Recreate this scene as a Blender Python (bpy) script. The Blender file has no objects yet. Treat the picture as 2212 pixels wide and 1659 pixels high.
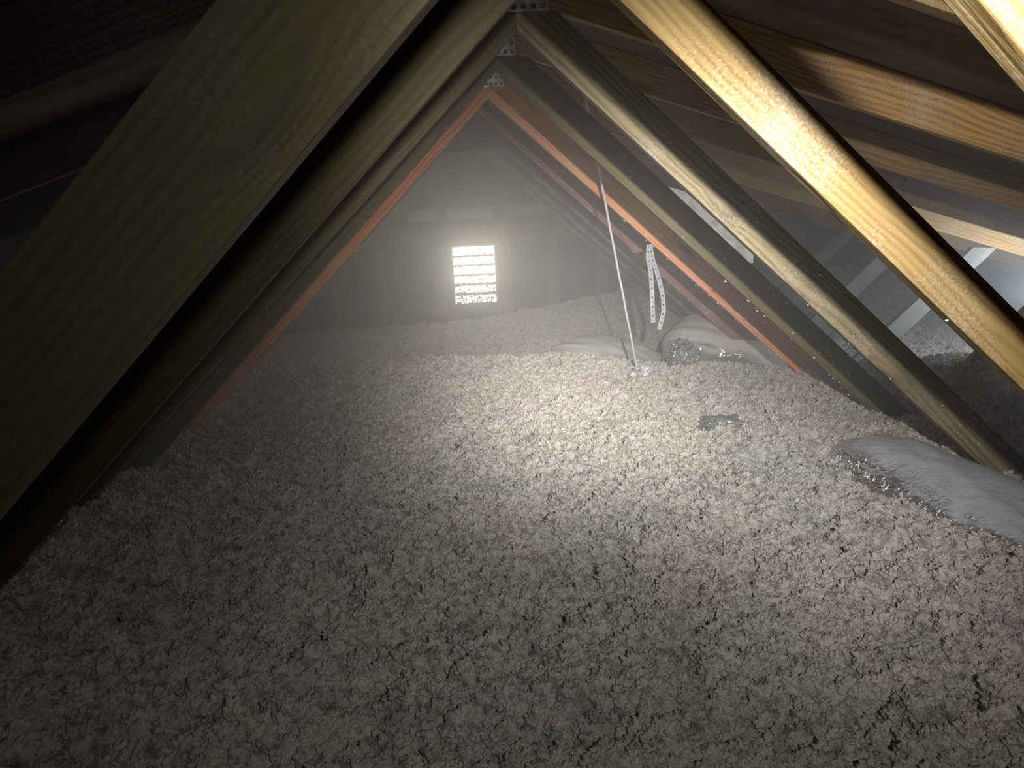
import bpy, bmesh, math, random
import numpy as np
from mathutils import Vector, Matrix

random.seed(7)
rng = np.random.default_rng(11)
S = bpy.context.scene
COL = S.collection

# ------------------------------------------------------------------ camera
W_PX, H_PX, F_PX = 2212.0, 1659.0, 1660.0
CAM = Vector((-0.155, 0.0, 1.2))
VPX, VPY, ROLL = 958.2, 368.8, math.radians(2.65)
yc = Vector(((VPX - W_PX / 2) / F_PX, -(VPY - H_PX / 2) / F_PX, -1.0)).normalized()
xc = Vector((math.cos(ROLL), math.sin(ROLL), 0.0))
xc = (xc - yc * xc.dot(yc)).normalized()
zc = xc.cross(yc).normalized()
R_wc = Matrix((xc, yc, zc)).transposed()          # world -> camera axes
R_cw = R_wc.transposed()
cam_d = bpy.data.cameras.new('camera')
cam_d.sensor_fit = 'HORIZONTAL'
cam_d.sensor_width = 36.0
cam_d.lens = 36.0 * F_PX / W_PX
cam_d.clip_start = 0.02
cam = bpy.data.objects.new('camera', cam_d)
cam.matrix_world = Matrix.Translation(CAM) @ R_cw.to_4x4()
COL.objects.link(cam)
S.camera = cam


def ray(px, py):
    return (R_cw @ Vector(((px - W_PX / 2) / F_PX, -(py - H_PX / 2) / F_PX, -1.0))).normalized()


def at(px, py, y):
    d = ray(px, py)
    return CAM + d * ((y - CAM.y) / d.y)


# ------------------------------------------------------------------ view, world, lights
S.view_settings.view_transform = 'Standard'
S.view_settings.look = 'None'
S.view_settings.exposure = 0.0
S.view_settings.gamma = 1.0
S.view_settings.use_curve_mapping = False
S.cycles.use_denoising = True
S.cycles.max_bounces = 4
S.cycles.use_adaptive_sampling = True
S.cycles.adaptive_threshold = 0.05
S.cycles.volume_bounces = 1
S.cycles.volume_step_rate = 4.0
S.cycles.sample_clamp_indirect = 6.0

world = bpy.data.worlds.new('daylight')
S.world = world
world.use_nodes = True
bgn = world.node_tree.nodes['Background']
bgn.inputs[0].default_value = (1.0, 0.97, 0.88, 1)
bgn.inputs[1].default_value = 3.2


def spot(name, loc, target, watts, size_deg, blend, radius, color):
    l = bpy.data.lights.new(name, 'SPOT')
    l.energy = watts
    l.spot_size = math.radians(size_deg)
    l.spot_blend = blend
    l.shadow_soft_size = radius
    l.color = color
    o = bpy.data.objects.new(name, l)
    o.location = loc
    o.rotation_euler = (Vector(target) - Vector(loc)).to_track_quat('-Z', 'Y').to_euler()
    COL.objects.link(o)
    return o


LAMP = Vector((CAM.x + 0.14, -0.15, CAM.z + 0.16))
lamp = spot('headlamp', LAMP, at(1200, 700, 2.9), 1250.0, 150, 0.3, 0.016, (1.0, 0.965, 0.945))
# reflector pattern of the headlamp: a narrow bright core inside a weak flood
lamp.data.use_nodes = True
lnt = lamp.data.node_tree
lem = lnt.nodes['Emission']
ltc = lnt.nodes.new('ShaderNodeTexCoord')
lsp = lnt.nodes.new('ShaderNodeSeparateXYZ')
lnt.links.new(ltc.outputs['Normal'], lsp.inputs[0])


def lmath(op, a, b=None, c=None):
    n = lnt.nodes.new('ShaderNodeMath'); n.operation = op
    for k, v in enumerate((a, b, c)):
        if v is None: continue
        if isinstance(v, (int, float)): n.inputs[k].default_value = v
        else: lnt.links.new(v, n.inputs[k])
    return n.outputs[0]


def lobe(sig_deg, amp, yaw=0.0, pitch=0.0):
    """Gaussian beam about the lamp axis turned by yaw (to the right) and pitch (upwards)."""
    ax = Vector((math.sin(math.radians(yaw)) * math.cos(math.radians(pitch)), math.sin(math.radians(pitch)),
                 math.cos(math.radians(yaw)) * math.cos(math.radians(pitch))))
    # the Normal coordinate of a lamp is the ray direction in its own axes, -Z forwards
    d = lmath('ADD', lmath('ADD', lmath('MULTIPLY', lsp.outputs[0], SX * ax.x), lmath('MULTIPLY', lsp.outputs[1], SY * ax.y)),
              lmath('MULTIPLY', lsp.outputs[2], SZ * ax.z))
    ang = lmath('ARCCOSINE', lmath('MINIMUM', lmath('MAXIMUM', d, -1.0), 1.0))
    q = lmath('POWER', lmath('DIVIDE', ang, math.radians(sig_deg)), 2.0)
    return lmath('MULTIPLY', lmath('EXPONENT', lmath('MULTIPLY', q, -0.5)), amp)


SX, SY, SZ = 1, 1, -1
LOBES = [(5.7, 0.70, -1.5, 0.2), (6.3, 0.32, 6, -0.5), (8.5, 0.09, 16, -7), (9.5, 0.065, 27, 15), (9.0, 0.012, -8, -10), (24.0, 0.0050, -1, -8)]
tot = None
for args in LOBES:
    v = lobe(*args)
    tot = v if tot is None else lmath('ADD', tot, v)
lnt.links.new(tot, lem.inputs['Strength'])
# cool work light standing out of the picture to the right, under the eave side of the roof
wl_ = bpy.data.lights.new('work_light', 'POINT')
wl_.energy = 16.0
wl_.shadow_soft_size = 0.06
wl_.color = (0.80, 0.91, 1.0)
wo_ = bpy.data.objects.new('work_light', wl_)
wo_.location = (2.4, 3.05, 0.58)
COL.objects.link(wo_)
# daylight coming in through the gable vent
VENT_Y = 5.86
vc = at(1025, 592, VENT_Y)
al = bpy.data.lights.new('daylight_at_vent', 'AREA')
al.shape = 'RECTANGLE'
al.size, al.size_y = 0.33, 0.43
al.energy = 25.0
al.color = (1.0, 0.93, 0.78)
ao = bpy.data.objects.new('daylight_at_vent', al)
ao.location = (vc.x, VENT_Y + 0.20, vc.z)
ao.rotation_euler = (math.radians(90), 0, math.pi)
ao.rotation_euler = Vector((0, -1, -0.05)).to_track_quat('-Z', 'Y').to_euler()
COL.objects.link(ao)


# ------------------------------------------------------------------ materials
def mat(name):
    m = bpy.data.materials.new(name)
    m.use_nodes = True
    nt = m.node_tree
    b = nt.nodes['Principled BSDF']
    return m, nt, b


def N(nt, t, **kw):
    n = nt.nodes.new(t)
    for k, v in kw.items():
        if k.startswith('i_'):
            n.inputs[k[2:].replace('_', ' ')].default_value = v
        else:
            setattr(n, k, v)
    return n


def ramp(nt, fac, stops):
    r = nt.nodes.new('ShaderNodeValToRGB')
    el = r.color_ramp.elements
    el[0].position, el[0].color = stops[0][0], (*stops[0][1], 1)
    el[1].position, el[1].color = stops[-1][0], (*stops[-1][1], 1)
    for p, c in stops[1:-1]:
        e = el.new(p)
        e.color = (*c, 1)
    nt.links.new(fac, r.inputs[0])
    return r.outputs[0]


def srgb(r, g, b):
    f = lambda c: (c / 255 / 12.92) if c / 255 <= 0.04045 else ((c / 255 + 0.055) / 1.055) ** 2.4
    return (f(r), f(g), f(b))


def wood(name, light, mid, dark, stain=None, stain_amt=0.0, dust=0.25, rough=0.75):
    """Sawn softwood: long grain, darker latewood bands, a few knots, grey dust."""
    m, nt, b = mat(name)
    L = nt.links.new
    tc = N(nt, 'ShaderNodeTexCoord')
    oi = N(nt, 'ShaderNodeObjectInfo')
    off = N(nt, 'ShaderNodeVectorMath', operation='SCALE')
    comb = N(nt, 'ShaderNodeCombineXYZ')
    for k in range(3):
        L(oi.outputs['Random'], comb.inputs[k])
    L(comb.outputs[0], off.inputs[0])
    off.inputs['Scale'].default_value = 37.0
    add = N(nt, 'ShaderNodeVectorMath', operation='ADD')
    L(tc.outputs['Object'], add.inputs[0]); L(off.outputs[0], add.inputs[1])
    # knots
    mk = N(nt, 'ShaderNodeMapping'); mk.inputs['Scale'].default_value = (2.2, 3.0, 9.0)
    L(add.outputs[0], mk.inputs[0])
    vo = N(nt, 'ShaderNodeTexVoronoi', i_Scale=1.0); vo.inputs['Randomness'].default_value = 1.0
    L(mk.outputs[0], vo.inputs['Vector'])
    knot = N(nt, 'ShaderNodeMapRange'); knot.inputs[1].default_value = 0.05; knot.inputs[2].default_value = 0.2
    knot.inputs[3].default_value = 1.0; knot.inputs[4].default_value = 0.0
    L(vo.outputs['Distance'], knot.inputs[0])
    # warp of the grain by low noise and round the knots
    mw = N(nt, 'ShaderNodeMapping'); mw.inputs['Scale'].default_value = (1.6, 6, 8)
    L(add.outputs[0], mw.inputs[0])
    nw = N(nt, 'ShaderNodeTexNoise', i_Scale=1.0, i_Detail=3.0)
    L(mw.outputs[0], nw.inputs['Vector'])
    ms = N(nt, 'ShaderNodeMapping'); ms.inputs['Scale'].default_value = (1.0, 30, 85)
    L(add.outputs[0], ms.inputs[0])
    sep = N(nt, 'ShaderNodeSeparateXYZ'); L(ms.outputs[0], sep.inputs[0])
    a1 = N(nt, 'ShaderNodeMath', operation='MULTIPLY_ADD'); a1.inputs[1].default_value = 7.0
    L(nw.outputs[0], a1.inputs[0]); L(sep.outputs[2], a1.inputs[2])
    a2 = N(nt, 'ShaderNodeMath', operation='MULTIPLY_ADD'); a2.inputs[1].default_value = 2.2
    L(knot.outputs[0], a2.inputs[0]); L(a1.outputs[0], a2.inputs[2])
    a3 = N(nt, 'ShaderNodeMath', operation='MULTIPLY_ADD'); a3.inputs[1].default_value = 0.6
    L(sep.outputs[1], a3.inputs[0]); L(a2.outputs[0], a3.inputs[2])
    fr = N(nt, 'ShaderNodeMath', operation='PINGPONG'); fr.inputs[1].default_value = 0.5
    L(a3.outputs[0], fr.inputs[0])
    mf = N(nt, 'ShaderNodeMapping'); mf.inputs['Scale'].default_value = (9, 160, 220)
    L(add.outputs[0], mf.inputs[0])
    nf = N(nt, 'ShaderNodeTexNoise', i_Scale=1.0, i_Detail=4.0)
    L(mf.outputs[0], nf.inputs['Vector'])
    g = N(nt, 'ShaderNodeMath', operation='MULTIPLY_ADD'); g.inputs[1].default_value = 1.3
    L(fr.outputs[0], g.inputs[0])
    g0 = N(nt, 'ShaderNodeMath', operation='MULTIPLY_ADD'); g0.inputs[1].default_value = 0.9; g0.inputs[2].default_value = -0.25
    L(nf.outputs[0], g0.inputs[0]); L(g0.outputs[0], g.inputs[2])
    base = ramp(nt, g.outputs[0], [(0.0, light), (0.55, mid), (1.0, dark)])
    # broad stains
    nst = N(nt, 'ShaderNodeTexNoise', i_Scale=3.2, i_Detail=4.0)
    L(add.outputs[0], nst.inputs['Vector'])
    st = N(nt, 'ShaderNodeMapRange'); st.inputs[1].default_value = 0.5; st.inputs[2].default_value = 0.68
    L(nst.outputs[0], st.inputs[0])
    stm = N(nt, 'ShaderNodeMath', operation='MULTIPLY'); stm.inputs[1].default_value = stain_amt
    L(st.outputs[0], stm.inputs[0])
    mx = N(nt, 'ShaderNodeMixRGB'); L(stm.outputs[0], mx.inputs[0]); L(base, mx.inputs[1])
    mx.inputs[2].default_value = (*(stain or dark), 1)
    kd = N(nt, 'ShaderNodeMath', operation='POWER'); kd.inputs[1].default_value = 2.0
    L(knot.outputs[0], kd.inputs[0])
    mx2 = N(nt, 'ShaderNodeMixRGB'); L(kd.outputs[0], mx2.inputs[0]); L(mx.outputs[0], mx2.inputs[1])
    mx2.inputs[2].default_value = (*[c * 0.55 for c in dark], 1)
    # speckled dust and lint
    nd = N(nt, 'ShaderNodeTexNoise', i_Scale=260.0, i_Detail=3.0); L(add.outputs[0], nd.inputs['Vector'])
    nd2 = N(nt, 'ShaderNodeTexNoise', i_Scale=7.0, i_Detail=3.0); L(add.outputs[0], nd2.inputs['Vector'])
    sm = N(nt, 'ShaderNodeMath', operation='ADD'); L(nd.outputs[0], sm.inputs[0]); L(nd2.outputs[0], sm.inputs[1])
    dr = N(nt, 'ShaderNodeMapRange'); dr.inputs[1].default_value = 1.02; dr.inputs[2].default_value = 1.3
    dr.inputs[4].default_value = dust
    L(sm.outputs[0], dr.inputs[0])
    mx3 = N(nt, 'ShaderNodeMixRGB'); L(dr.outputs[0], mx3.inputs[0]); L(mx2.outputs[0], mx3.inputs[1])
    mx3.inputs[2].default_value = (0.62, 0.6, 0.56, 1)
    L(mx3.outputs[0], b.inputs['Base Color'])
    b.inputs['Roughness'].default_value = rough
    bp = N(nt, 'ShaderNodeBump'); bp.inputs['Strength'].default_value = 0.35; bp.inputs['Distance'].default_value = 0.002
    L(g.outputs[0], bp.inputs['Height']); L(bp.outputs[0], b.inputs['Normal'])
    return m


M = {}
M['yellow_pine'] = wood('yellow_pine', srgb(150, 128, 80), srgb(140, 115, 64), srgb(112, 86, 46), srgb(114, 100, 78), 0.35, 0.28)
M['grey_pine'] = wood('grey_pine', srgb(146, 136, 108), srgb(132, 120, 88), srgb(100, 86, 60), srgb(84, 74, 56), 0.55, 0.25)
M['olive_pine'] = wood('olive_pine', srgb(112, 104, 72), srgb(106, 97, 65), srgb(94, 84, 56), srgb(84, 75, 50), 0.3, 0.08)
M['red_fir'] = wood('red_fir', srgb(240, 172, 132), srgb(228, 150, 108), srgb(190, 108, 76), srgb(236, 190, 124), 0.6, 0.35)
M['rose_fir'] = wood('rose_fir', srgb(170, 134, 122), srgb(150, 112, 102), srgb(112, 80, 72), srgb(120, 92, 84), 0.4, 0.45)
M['dark_fir'] = wood('dark_fir', srgb(150, 134, 122), srgb(126, 110, 100), srgb(90, 76, 70), srgb(80, 70, 64), 0.4, 0.25)
M['dusty_fir'] = wood('dusty_fir', srgb(132, 132, 130), srgb(120, 120, 116), srgb(100, 98, 94), srgb(140, 143, 142), 0.5, 0.4)
M['shaded_pine'] = wood('shaded_pine', srgb(90, 83, 54), srgb(85, 77, 49), srgb(75, 66, 43), srgb(66, 58, 39), 0.3, 0.05)  # olive pine darkened: weak light on the near left webs put into the colour
M['shaded_fir'] = wood('shaded_fir', srgb(96, 80, 74), srgb(84, 68, 62), srgb(62, 50, 46), srgb(52, 44, 40), 0.4, 0.1)  # dark fir darkened further to paint in the shade over the left rafters
M['amber_pine'] = wood('amber_pine', srgb(206, 166, 104), srgb(186, 144, 84), srgb(146, 108, 62), srgb(140, 124, 98), 0.45, 0.45)


def deck_mat():
    m, nt, b = mat('roof_sheathing')
    L = nt.links.new
    tc = N(nt, 'ShaderNodeTexCoord')
    mp = N(nt, 'ShaderNodeMapping'); mp.inputs['Scale'].default_value = (3, 11, 3)
    L(tc.outputs['Object'], mp.inputs[0])
    n1 = N(nt, 'ShaderNodeTexNoise', i_Scale=1.2, i_Detail=5.0); L(mp.outputs[0], n1.inputs['Vector'])
    c = ramp(nt, n1.outputs[0], [(0.3, srgb(92, 78, 72)), (0.5, srgb(118, 102, 92)), (0.72, srgb(140, 122, 106))])
    v = N(nt, 'ShaderNodeTexVoronoi', i_Scale=3.2)
    mv = N(nt, 'ShaderNodeMapping'); mv.inputs['Scale'].default_value = (1.0, 2.4, 1.0)
    L(tc.outputs['Object'], mv.inputs[0]); L(mv.outputs[0], v.inputs['Vector'])
    k = N(nt, 'ShaderNodeMapRange'); k.inputs[1].default_value = 0.05; k.inputs[2].default_value = 0.13
    k.inputs[3].default_value = 0.55; k.inputs[4].default_value = 0.0
    L(v.outputs['Distance'], k.inputs[0])
    mx = N(nt, 'ShaderNodeMixRGB'); L(k.outputs[0], mx.inputs[0]); L(c, mx.inputs[1])
    mx.inputs[2].default_value = (*srgb(52, 44, 40), 1)
    L(mx.outputs[0], b.inputs['Base Color'])
    b.inputs['Roughness'].default_value = 0.85
    bp = N(nt, 'ShaderNodeBump'); bp.inputs['Strength'].default_value = 0.3; bp.inputs['Distance'].default_value = 0.004
    L(n1.outputs[0], bp.inputs['Height']); L(bp.outputs[0], b.inputs['Normal'])
    return m


def plain(name, c1, c2, scale=14.0, rough=0.85, bump=0.3, metallic=0.0, dist=0.003):
    m, nt, b = mat(name)
    L = nt.links.new
    tc = N(nt, 'ShaderNodeTexCoord')
    n1 = N(nt, 'ShaderNodeTexNoise', i_Scale=scale, i_Detail=5.0); L(tc.outputs['Object'], n1.inputs['Vector'])
    L(ramp(nt, n1.outputs[0], [(0.35, c1), (0.65, c2)]), b.inputs['Base Color'])
    b.inputs['Roughness'].default_value = rough
    b.inputs['Metallic'].default_value = metallic
    if bump:
        bp = N(nt, 'ShaderNodeBump'); bp.inputs['Strength'].default_value = bump; bp.inputs['Distance'].default_value = dist
        L(n1.outputs[0], bp.inputs['Height']); L(bp.outputs[0], b.inputs['Normal'])
    return m


def film(name, c1, c2, rough=0.22, wr=26.0, stretch=(1, 1, 1), dust=0.5, dist=0.02, strength=0.8, settle=(0.45, 0.8), metal=0.0):
    """Wrinkled plastic film over batts; dust has settled on whatever faces up, the flanks stay glossy."""
    m, nt, b = mat(name)
    L = nt.links.new
    tc = N(nt, 'ShaderNodeTexCoord')
    ge = N(nt, 'ShaderNodeNewGeometry')
    mp = N(nt, 'ShaderNodeMapping'); mp.inputs['Scale'].default_value = stretch
    L(tc.outputs['Object'], mp.inputs[0])
    n0 = N(nt, 'ShaderNodeTexNoise', i_Scale=wr, i_Detail=2.0, i_Distortion=1.2); L(mp.outputs[0], n0.inputs['Vector'])
    n1 = N(nt, 'ShaderNodeTexNoise', i_Scale=7.0, i_Detail=6.0); L(tc.outputs['Object'], n1.inputs['Vector'])
    sp = N(nt, 'ShaderNodeSeparateXYZ'); L(ge.outputs['Normal'], sp.inputs[0])
    w = N(nt, 'ShaderNodeMath', operation='MULTIPLY_ADD'); w.inputs[1].default_value = 0.5; L(n1.outputs[0], w.inputs[0]); L(sp.outputs[2], w.inputs[2])
    du = N(nt, 'ShaderNodeMapRange'); du.inputs[1].default_value = settle[0] + 0.25; du.inputs[2].default_value = settle[1] + 0.25
    L(w.outputs[0], du.inputs[0])
    mx = N(nt, 'ShaderNodeMixRGB'); L(du.outputs[0], mx.inputs[0]); mx.inputs[1].default_value = (*c1, 1); mx.inputs[2].default_value = (*c2, 1)
    L(mx.outputs[0], b.inputs['Base Color'])
    r = N(nt, 'ShaderNodeMapRange'); r.inputs[3].default_value = rough; r.inputs[4].default_value = rough + dust
    L(du.outputs[0], r.inputs[0]); L(r.outputs[0], b.inputs['Roughness'])
    st = N(nt, 'ShaderNodeMapRange'); st.inputs[3].default_value = strength; st.inputs[4].default_value = strength * 0.12
    L(du.outputs[0], st.inputs[0])
    bp = N(nt, 'ShaderNodeBump'); bp.inputs['Distance'].default_value = dist
    L(st.outputs[0], bp.inputs['Strength'])
    L(n0.outputs[0], bp.inputs['Height']); L(bp.outputs[0], b.inputs['Normal'])
    cw = N(nt, 'ShaderNodeMapRange'); cw.inputs[3].default_value = 1.0; cw.inputs[4].default_value = 0.0
    L(du.outputs[0], cw.inputs[0]); L(cw.outputs[0], b.inputs['Coat Weight'])
    me_ = N(nt, 'ShaderNodeMapRange'); me_.inputs[3].default_value = metal; me_.inputs[4].default_value = 0.0
    L(du.outputs[0], me_.inputs[0]); L(me_.outputs[0], b.inputs['Metallic'])
    b.inputs['Coat Roughness'].default_value = 0.11
    b.inputs['Coat IOR'].default_value = 2.2
    L(bp.outputs[0], b.inputs['Coat Normal'])
    return m


M['deck'] = deck_mat()
M['wall_board'] = plain('gable_sheathing', srgb(84, 76, 70), srgb(108, 98, 88), 6, 0.9)
M['wall_stud'] = plain('dusty_stud', srgb(112, 98, 78), srgb(136, 118, 94), 9, 0.9)
M['wall_ledge'] = plain('pale_dusty_blocking', srgb(140, 134, 124), srgb(170, 164, 152), 12, 0.95)
M['drywall'] = plain('ceiling_board', srgb(150, 146, 138), srgb(170, 166, 158), 5, 0.9)
M['galv'] = plain('galvanised_plate', (0.6, 0.64, 0.66), (0.82, 0.86, 0.88), 35, 0.36, 0.9, 0.5, 0.003)
M['strap'] = plain('galvanised_strap', (0.34, 0.37, 0.39), (0.44, 0.47, 0.49), 40, 0.6, 0.1, 0.05, 0.001)
M['cord'] = plain('pale_cord', (0.7, 0.7, 0.72), (0.8, 0.8, 0.8), 40, 0.5, 0.0)
M['vent_metal'] = plain('vent_metal', srgb(120, 116, 106), srgb(150, 146, 134), 20, 0.6)
M['blade'] = plain('vent_blade_paint', srgb(215, 210, 195), srgb(235, 230, 215), 20, 0.7)
M['film_grey'] = film('dusty_film', srgb(150, 154, 154), srgb(214, 214, 208), 0.25, 12, dust=0.65, settle=(0.1, 0.5))
M['film_clear'] = film('wrinkled_film', srgb(190, 196, 196), srgb(196, 200, 198), 0.2, 26, (1, 3.2, 2), 0.4, 0.02, 0.8, (0.8, 1.0), 0.6)
M['film_roll'] = film('roll_film', srgb(215, 218, 220), srgb(212, 216, 218), 0.2, 60, (1, 1, 1), 0.7, 0.016, 1.0, (0.70, 0.96), 0.85)
M['foil'] = film('crumpled_foil', (0.85, 0.86, 0.87), (0.95, 0.95, 0.95), 0.38, 60, dust=0.1, dist=0.05, strength=1.0)
M['foil'].node_tree.nodes['Principled BSDF'].inputs['Metallic'].default_value = 0.35
M['baffle'] = plain('pale_baffle_board', srgb(150, 156, 156), srgb(182, 188, 186), 7, 0.8)
M['lint'] = plain('white_fluff', srgb(210, 208, 202), srgb(236, 234, 228), 200, 1.0)
M['web'] = plain('dusty_cobweb', srgb(228, 226, 216), srgb(250, 248, 240), 30, 0.9)


def insulation_mat():
    """Grey-white blown fibre, mottled dark for grey flecks and the painted-in shade of its pits."""
    m, nt, b = mat('blown_insulation')
    L = nt.links.new
    tc = N(nt, 'ShaderNodeNewGeometry')
    P = tc.outputs['Position']
    n0 = N(nt, 'ShaderNodeTexNoise', i_Scale=2.2, i_Detail=3.0); L(P, n0.inputs['Vector'])
    c0 = ramp(nt, n0.outputs[0], [(0.35, srgb(222, 214, 210)), (0.5, srgb(224, 219, 210)), (0.65, srgb(214, 215, 206))])
    n1 = N(nt, 'ShaderNodeTexNoise', i_Scale=70.0, i_Detail=4.0, i_Roughness=0.6, i_Distortion=0.3); L(P, n1.inputs['Vector'])
    c1 = ramp(nt, n1.outputs[0], [(0.34, (0.46, 0.45, 0.44)), (0.45, (0.80, 0.79, 0.78)), (0.56, (1, 1, 1))])
    mx = N(nt, 'ShaderNodeMixRGB', blend_type='MULTIPLY'); mx.inputs[0].default_value = 1.0
    L(c0, mx.inputs[1]); L(c1, mx.inputs[2])
    n4 = N(nt, 'ShaderNodeTexNoise', i_Scale=14.0, i_Detail=4.0, i_Roughness=0.6); L(P, n4.inputs['Vector'])
    c4 = ramp(nt, n4.outputs[0], [(0.28, (0.62, 0.62, 0.62)), (0.42, (0.94, 0.94, 0.94)), (0.6, (1, 1, 1))])
    mx2 = N(nt, 'ShaderNodeMixRGB', blend_type='MULTIPLY'); mx2.inputs[0].default_value = 1.0
    L(mx.outputs[0], mx2.inputs[1]); L(c4, mx2.inputs[2])
    L(mx2.outputs[0], b.inputs['Base Color'])
    b.inputs['Roughness'].default_value = 1.0
    b.inputs['Specular IOR Level'].default_value = 0.05
    n2 = N(nt, 'ShaderNodeTexNoise', i_Scale=300.0, i_Detail=3.0, i_Roughness=0.7); L(P, n2.inputs['Vector'])
    bp = N(nt, 'ShaderNodeBump'); bp.inputs['Strength'].default_value = 0.35; bp.inputs['Distance'].default_value = 0.004
    L(n2.outputs[0], bp.inputs['Height']); L(bp.outputs[0], b.inputs['Normal'])
    return m


M['insulation'] = insulation_mat()


# ------------------------------------------------------------------ helpers
def tag(o, label=None, cat=None, group=None, kind=None):
    if label: o['label'] = label
    if cat: o['category'] = cat
    if group: o['group'] = group
    if kind: o['kind'] = kind
    return o


def link(name, me, m=None, parent=None, mw=None, smooth=False):
    o = bpy.data.objects.new(name, me)
    if m is not None:
        me.materials.append(m)
    COL.objects.link(o)
    if parent is not None:
        o.parent = parent
    if mw is not None:
        o.matrix_local = mw
    if smooth:
        me.shade_smooth()
    return o


def bm_obj(name, bm, m, parent=None, mw=None, smooth=False):
    me = bpy.data.meshes.new(name)
    bmesh.ops.recalc_face_normals(bm, faces=bm.faces)
    bm.to_mesh(me)
    bm.free()
    return link(name, me, m, parent, mw, smooth)


def empty(name, loc=(0, 0, 0)):
    o = bpy.data.objects.new(name, None)
    o.empty_display_size = 0.1
    o.location = loc
    COL.objects.link(o)
    return o


def prism(bm, poly, y0, y1):
    """poly: list of (x, z); extruded along y."""
    a = [bm.verts.new((x, y0, z)) for x, z in poly]
    b = [bm.verts.new((x, y1, z)) for x, z in poly]
    bm.faces.new(a)
    bm.faces.new(b[::-1])
    n = len(poly)
    for i in range(n):
        bm.faces.new((a[i], a[(i + 1) % n], b[(i + 1) % n], b[i]))


def box(bm, x0, x1, y0, y1, z0, z1):
    prism(bm, [(x0, z0), (x1, z0), (x1, z1), (x0, z1)], y0, y1)


def bevel(bm, w, seg=2):
    bmesh.ops.bevel(bm, geom=list(bm.edges), offset=w, segments=seg, affect='EDGES', profile=0.6)


def struct(name, bm, m, parent=None, smooth=False):
    o = bm_obj(name, bm, m, parent, smooth=smooth)
    if parent is None:
        o['kind'] = 'structure'
    return o


def tube_bm(bm, pts, r, n=10):
    rings = []
    for i, p in enumerate(pts):
        t = (pts[min(i + 1, len(pts) - 1)] - pts[max(i - 1, 0)]).normalized()
        u = t.cross(Vector((0, 1, 0.1))).normalized()
        v = t.cross(u)
        rr = r(i / (len(pts) - 1)) if callable(r) else r
        rings.append([bm.verts.new(p + (u * math.cos(a) + v * math.sin(a)) * rr) for a in [2 * math.pi * k / n for k in range(n)]])
    for a, b in zip(rings, rings[1:]):
        for k in range(n):
            bm.faces.new((a[k], a[(k + 1) % n], b[(k + 1) % n], b[k]))
    bm.faces.new(rings[0][::-1])
    bm.faces.new(rings[-1])


# ------------------------------------------------------------------ noise
def _hash(ix, iy, seed):
    h = (ix.astype(np.int64) * 374761393 + iy.astype(np.int64) * 668265263 + seed * 1442695041) & 0xffffffff
    h = ((h ^ (h >> 13)) * 1274126177) & 0xffffffff
    h = (h ^ (h >> 16)) & 0xffffffff
    return h.astype(np.float64) / 4294967296.0


def vnoise(x, y, seed):
    ix, iy = np.floor(x), np.floor(y)
    fx, fy = x - ix, y - iy
    u, v = fx * fx * (3 - 2 * fx), fy * fy * (3 - 2 * fy)
    a, b = _hash(ix, iy, seed), _hash(ix + 1, iy, seed)
    c, d = _hash(ix, iy + 1, seed), _hash(ix + 1, iy + 1, seed)
    return (a * (1 - u) + b * u) * (1 - v) + (c * (1 - u) + d * u) * v


def fbm(x, y, seed, octv=4):
    s, a, t = 0, 0.5, 0
    for k in range(octv):
        s = s + a * vnoise(x * 2 ** k, y * 2 ** k, seed + k)
        t += a
        a *= 0.5
    return s / t


def worley(x, y, seed):
    ix, iy = np.floor(x), np.floor(y)
    best = np.full(x.shape, 9.0)
    for dx in (-1, 0, 1):
        for dy in (-1, 0, 1):
            jx, jy = ix + dx, iy + dy
            px = jx + _hash(jx, jy, seed)
            py = jy + _hash(jx, jy, seed + 77)
            best = np.minimum(best, (x - px) ** 2 + (y - py) ** 2)
    return np.sqrt(best)


def sstep(a, b, x):
    t = np.clip((x - a) / (b - a), 0, 1)
    return t * t * (3 - 2 * t)


# ------------------------------------------------------------------ dimensions
RIDGE_Z = 1.439            # underside of the V where the webs meet
CH_Z, CH_SL, CH_W = 1.505, 0.322, 0.089
TH = 0.030               # board thickness
WB = 0.086               # web board depth
YK = [0.478, 0.964, 1.58, 2.19, 2.80, 3.41, 4.02, 4.63, 5.24]
WALL_Y = 5.80
EAVE_X = 3.6
DECK_TOP = CH_Z + CH_W / math.cos(math.atan(CH_SL))


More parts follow.
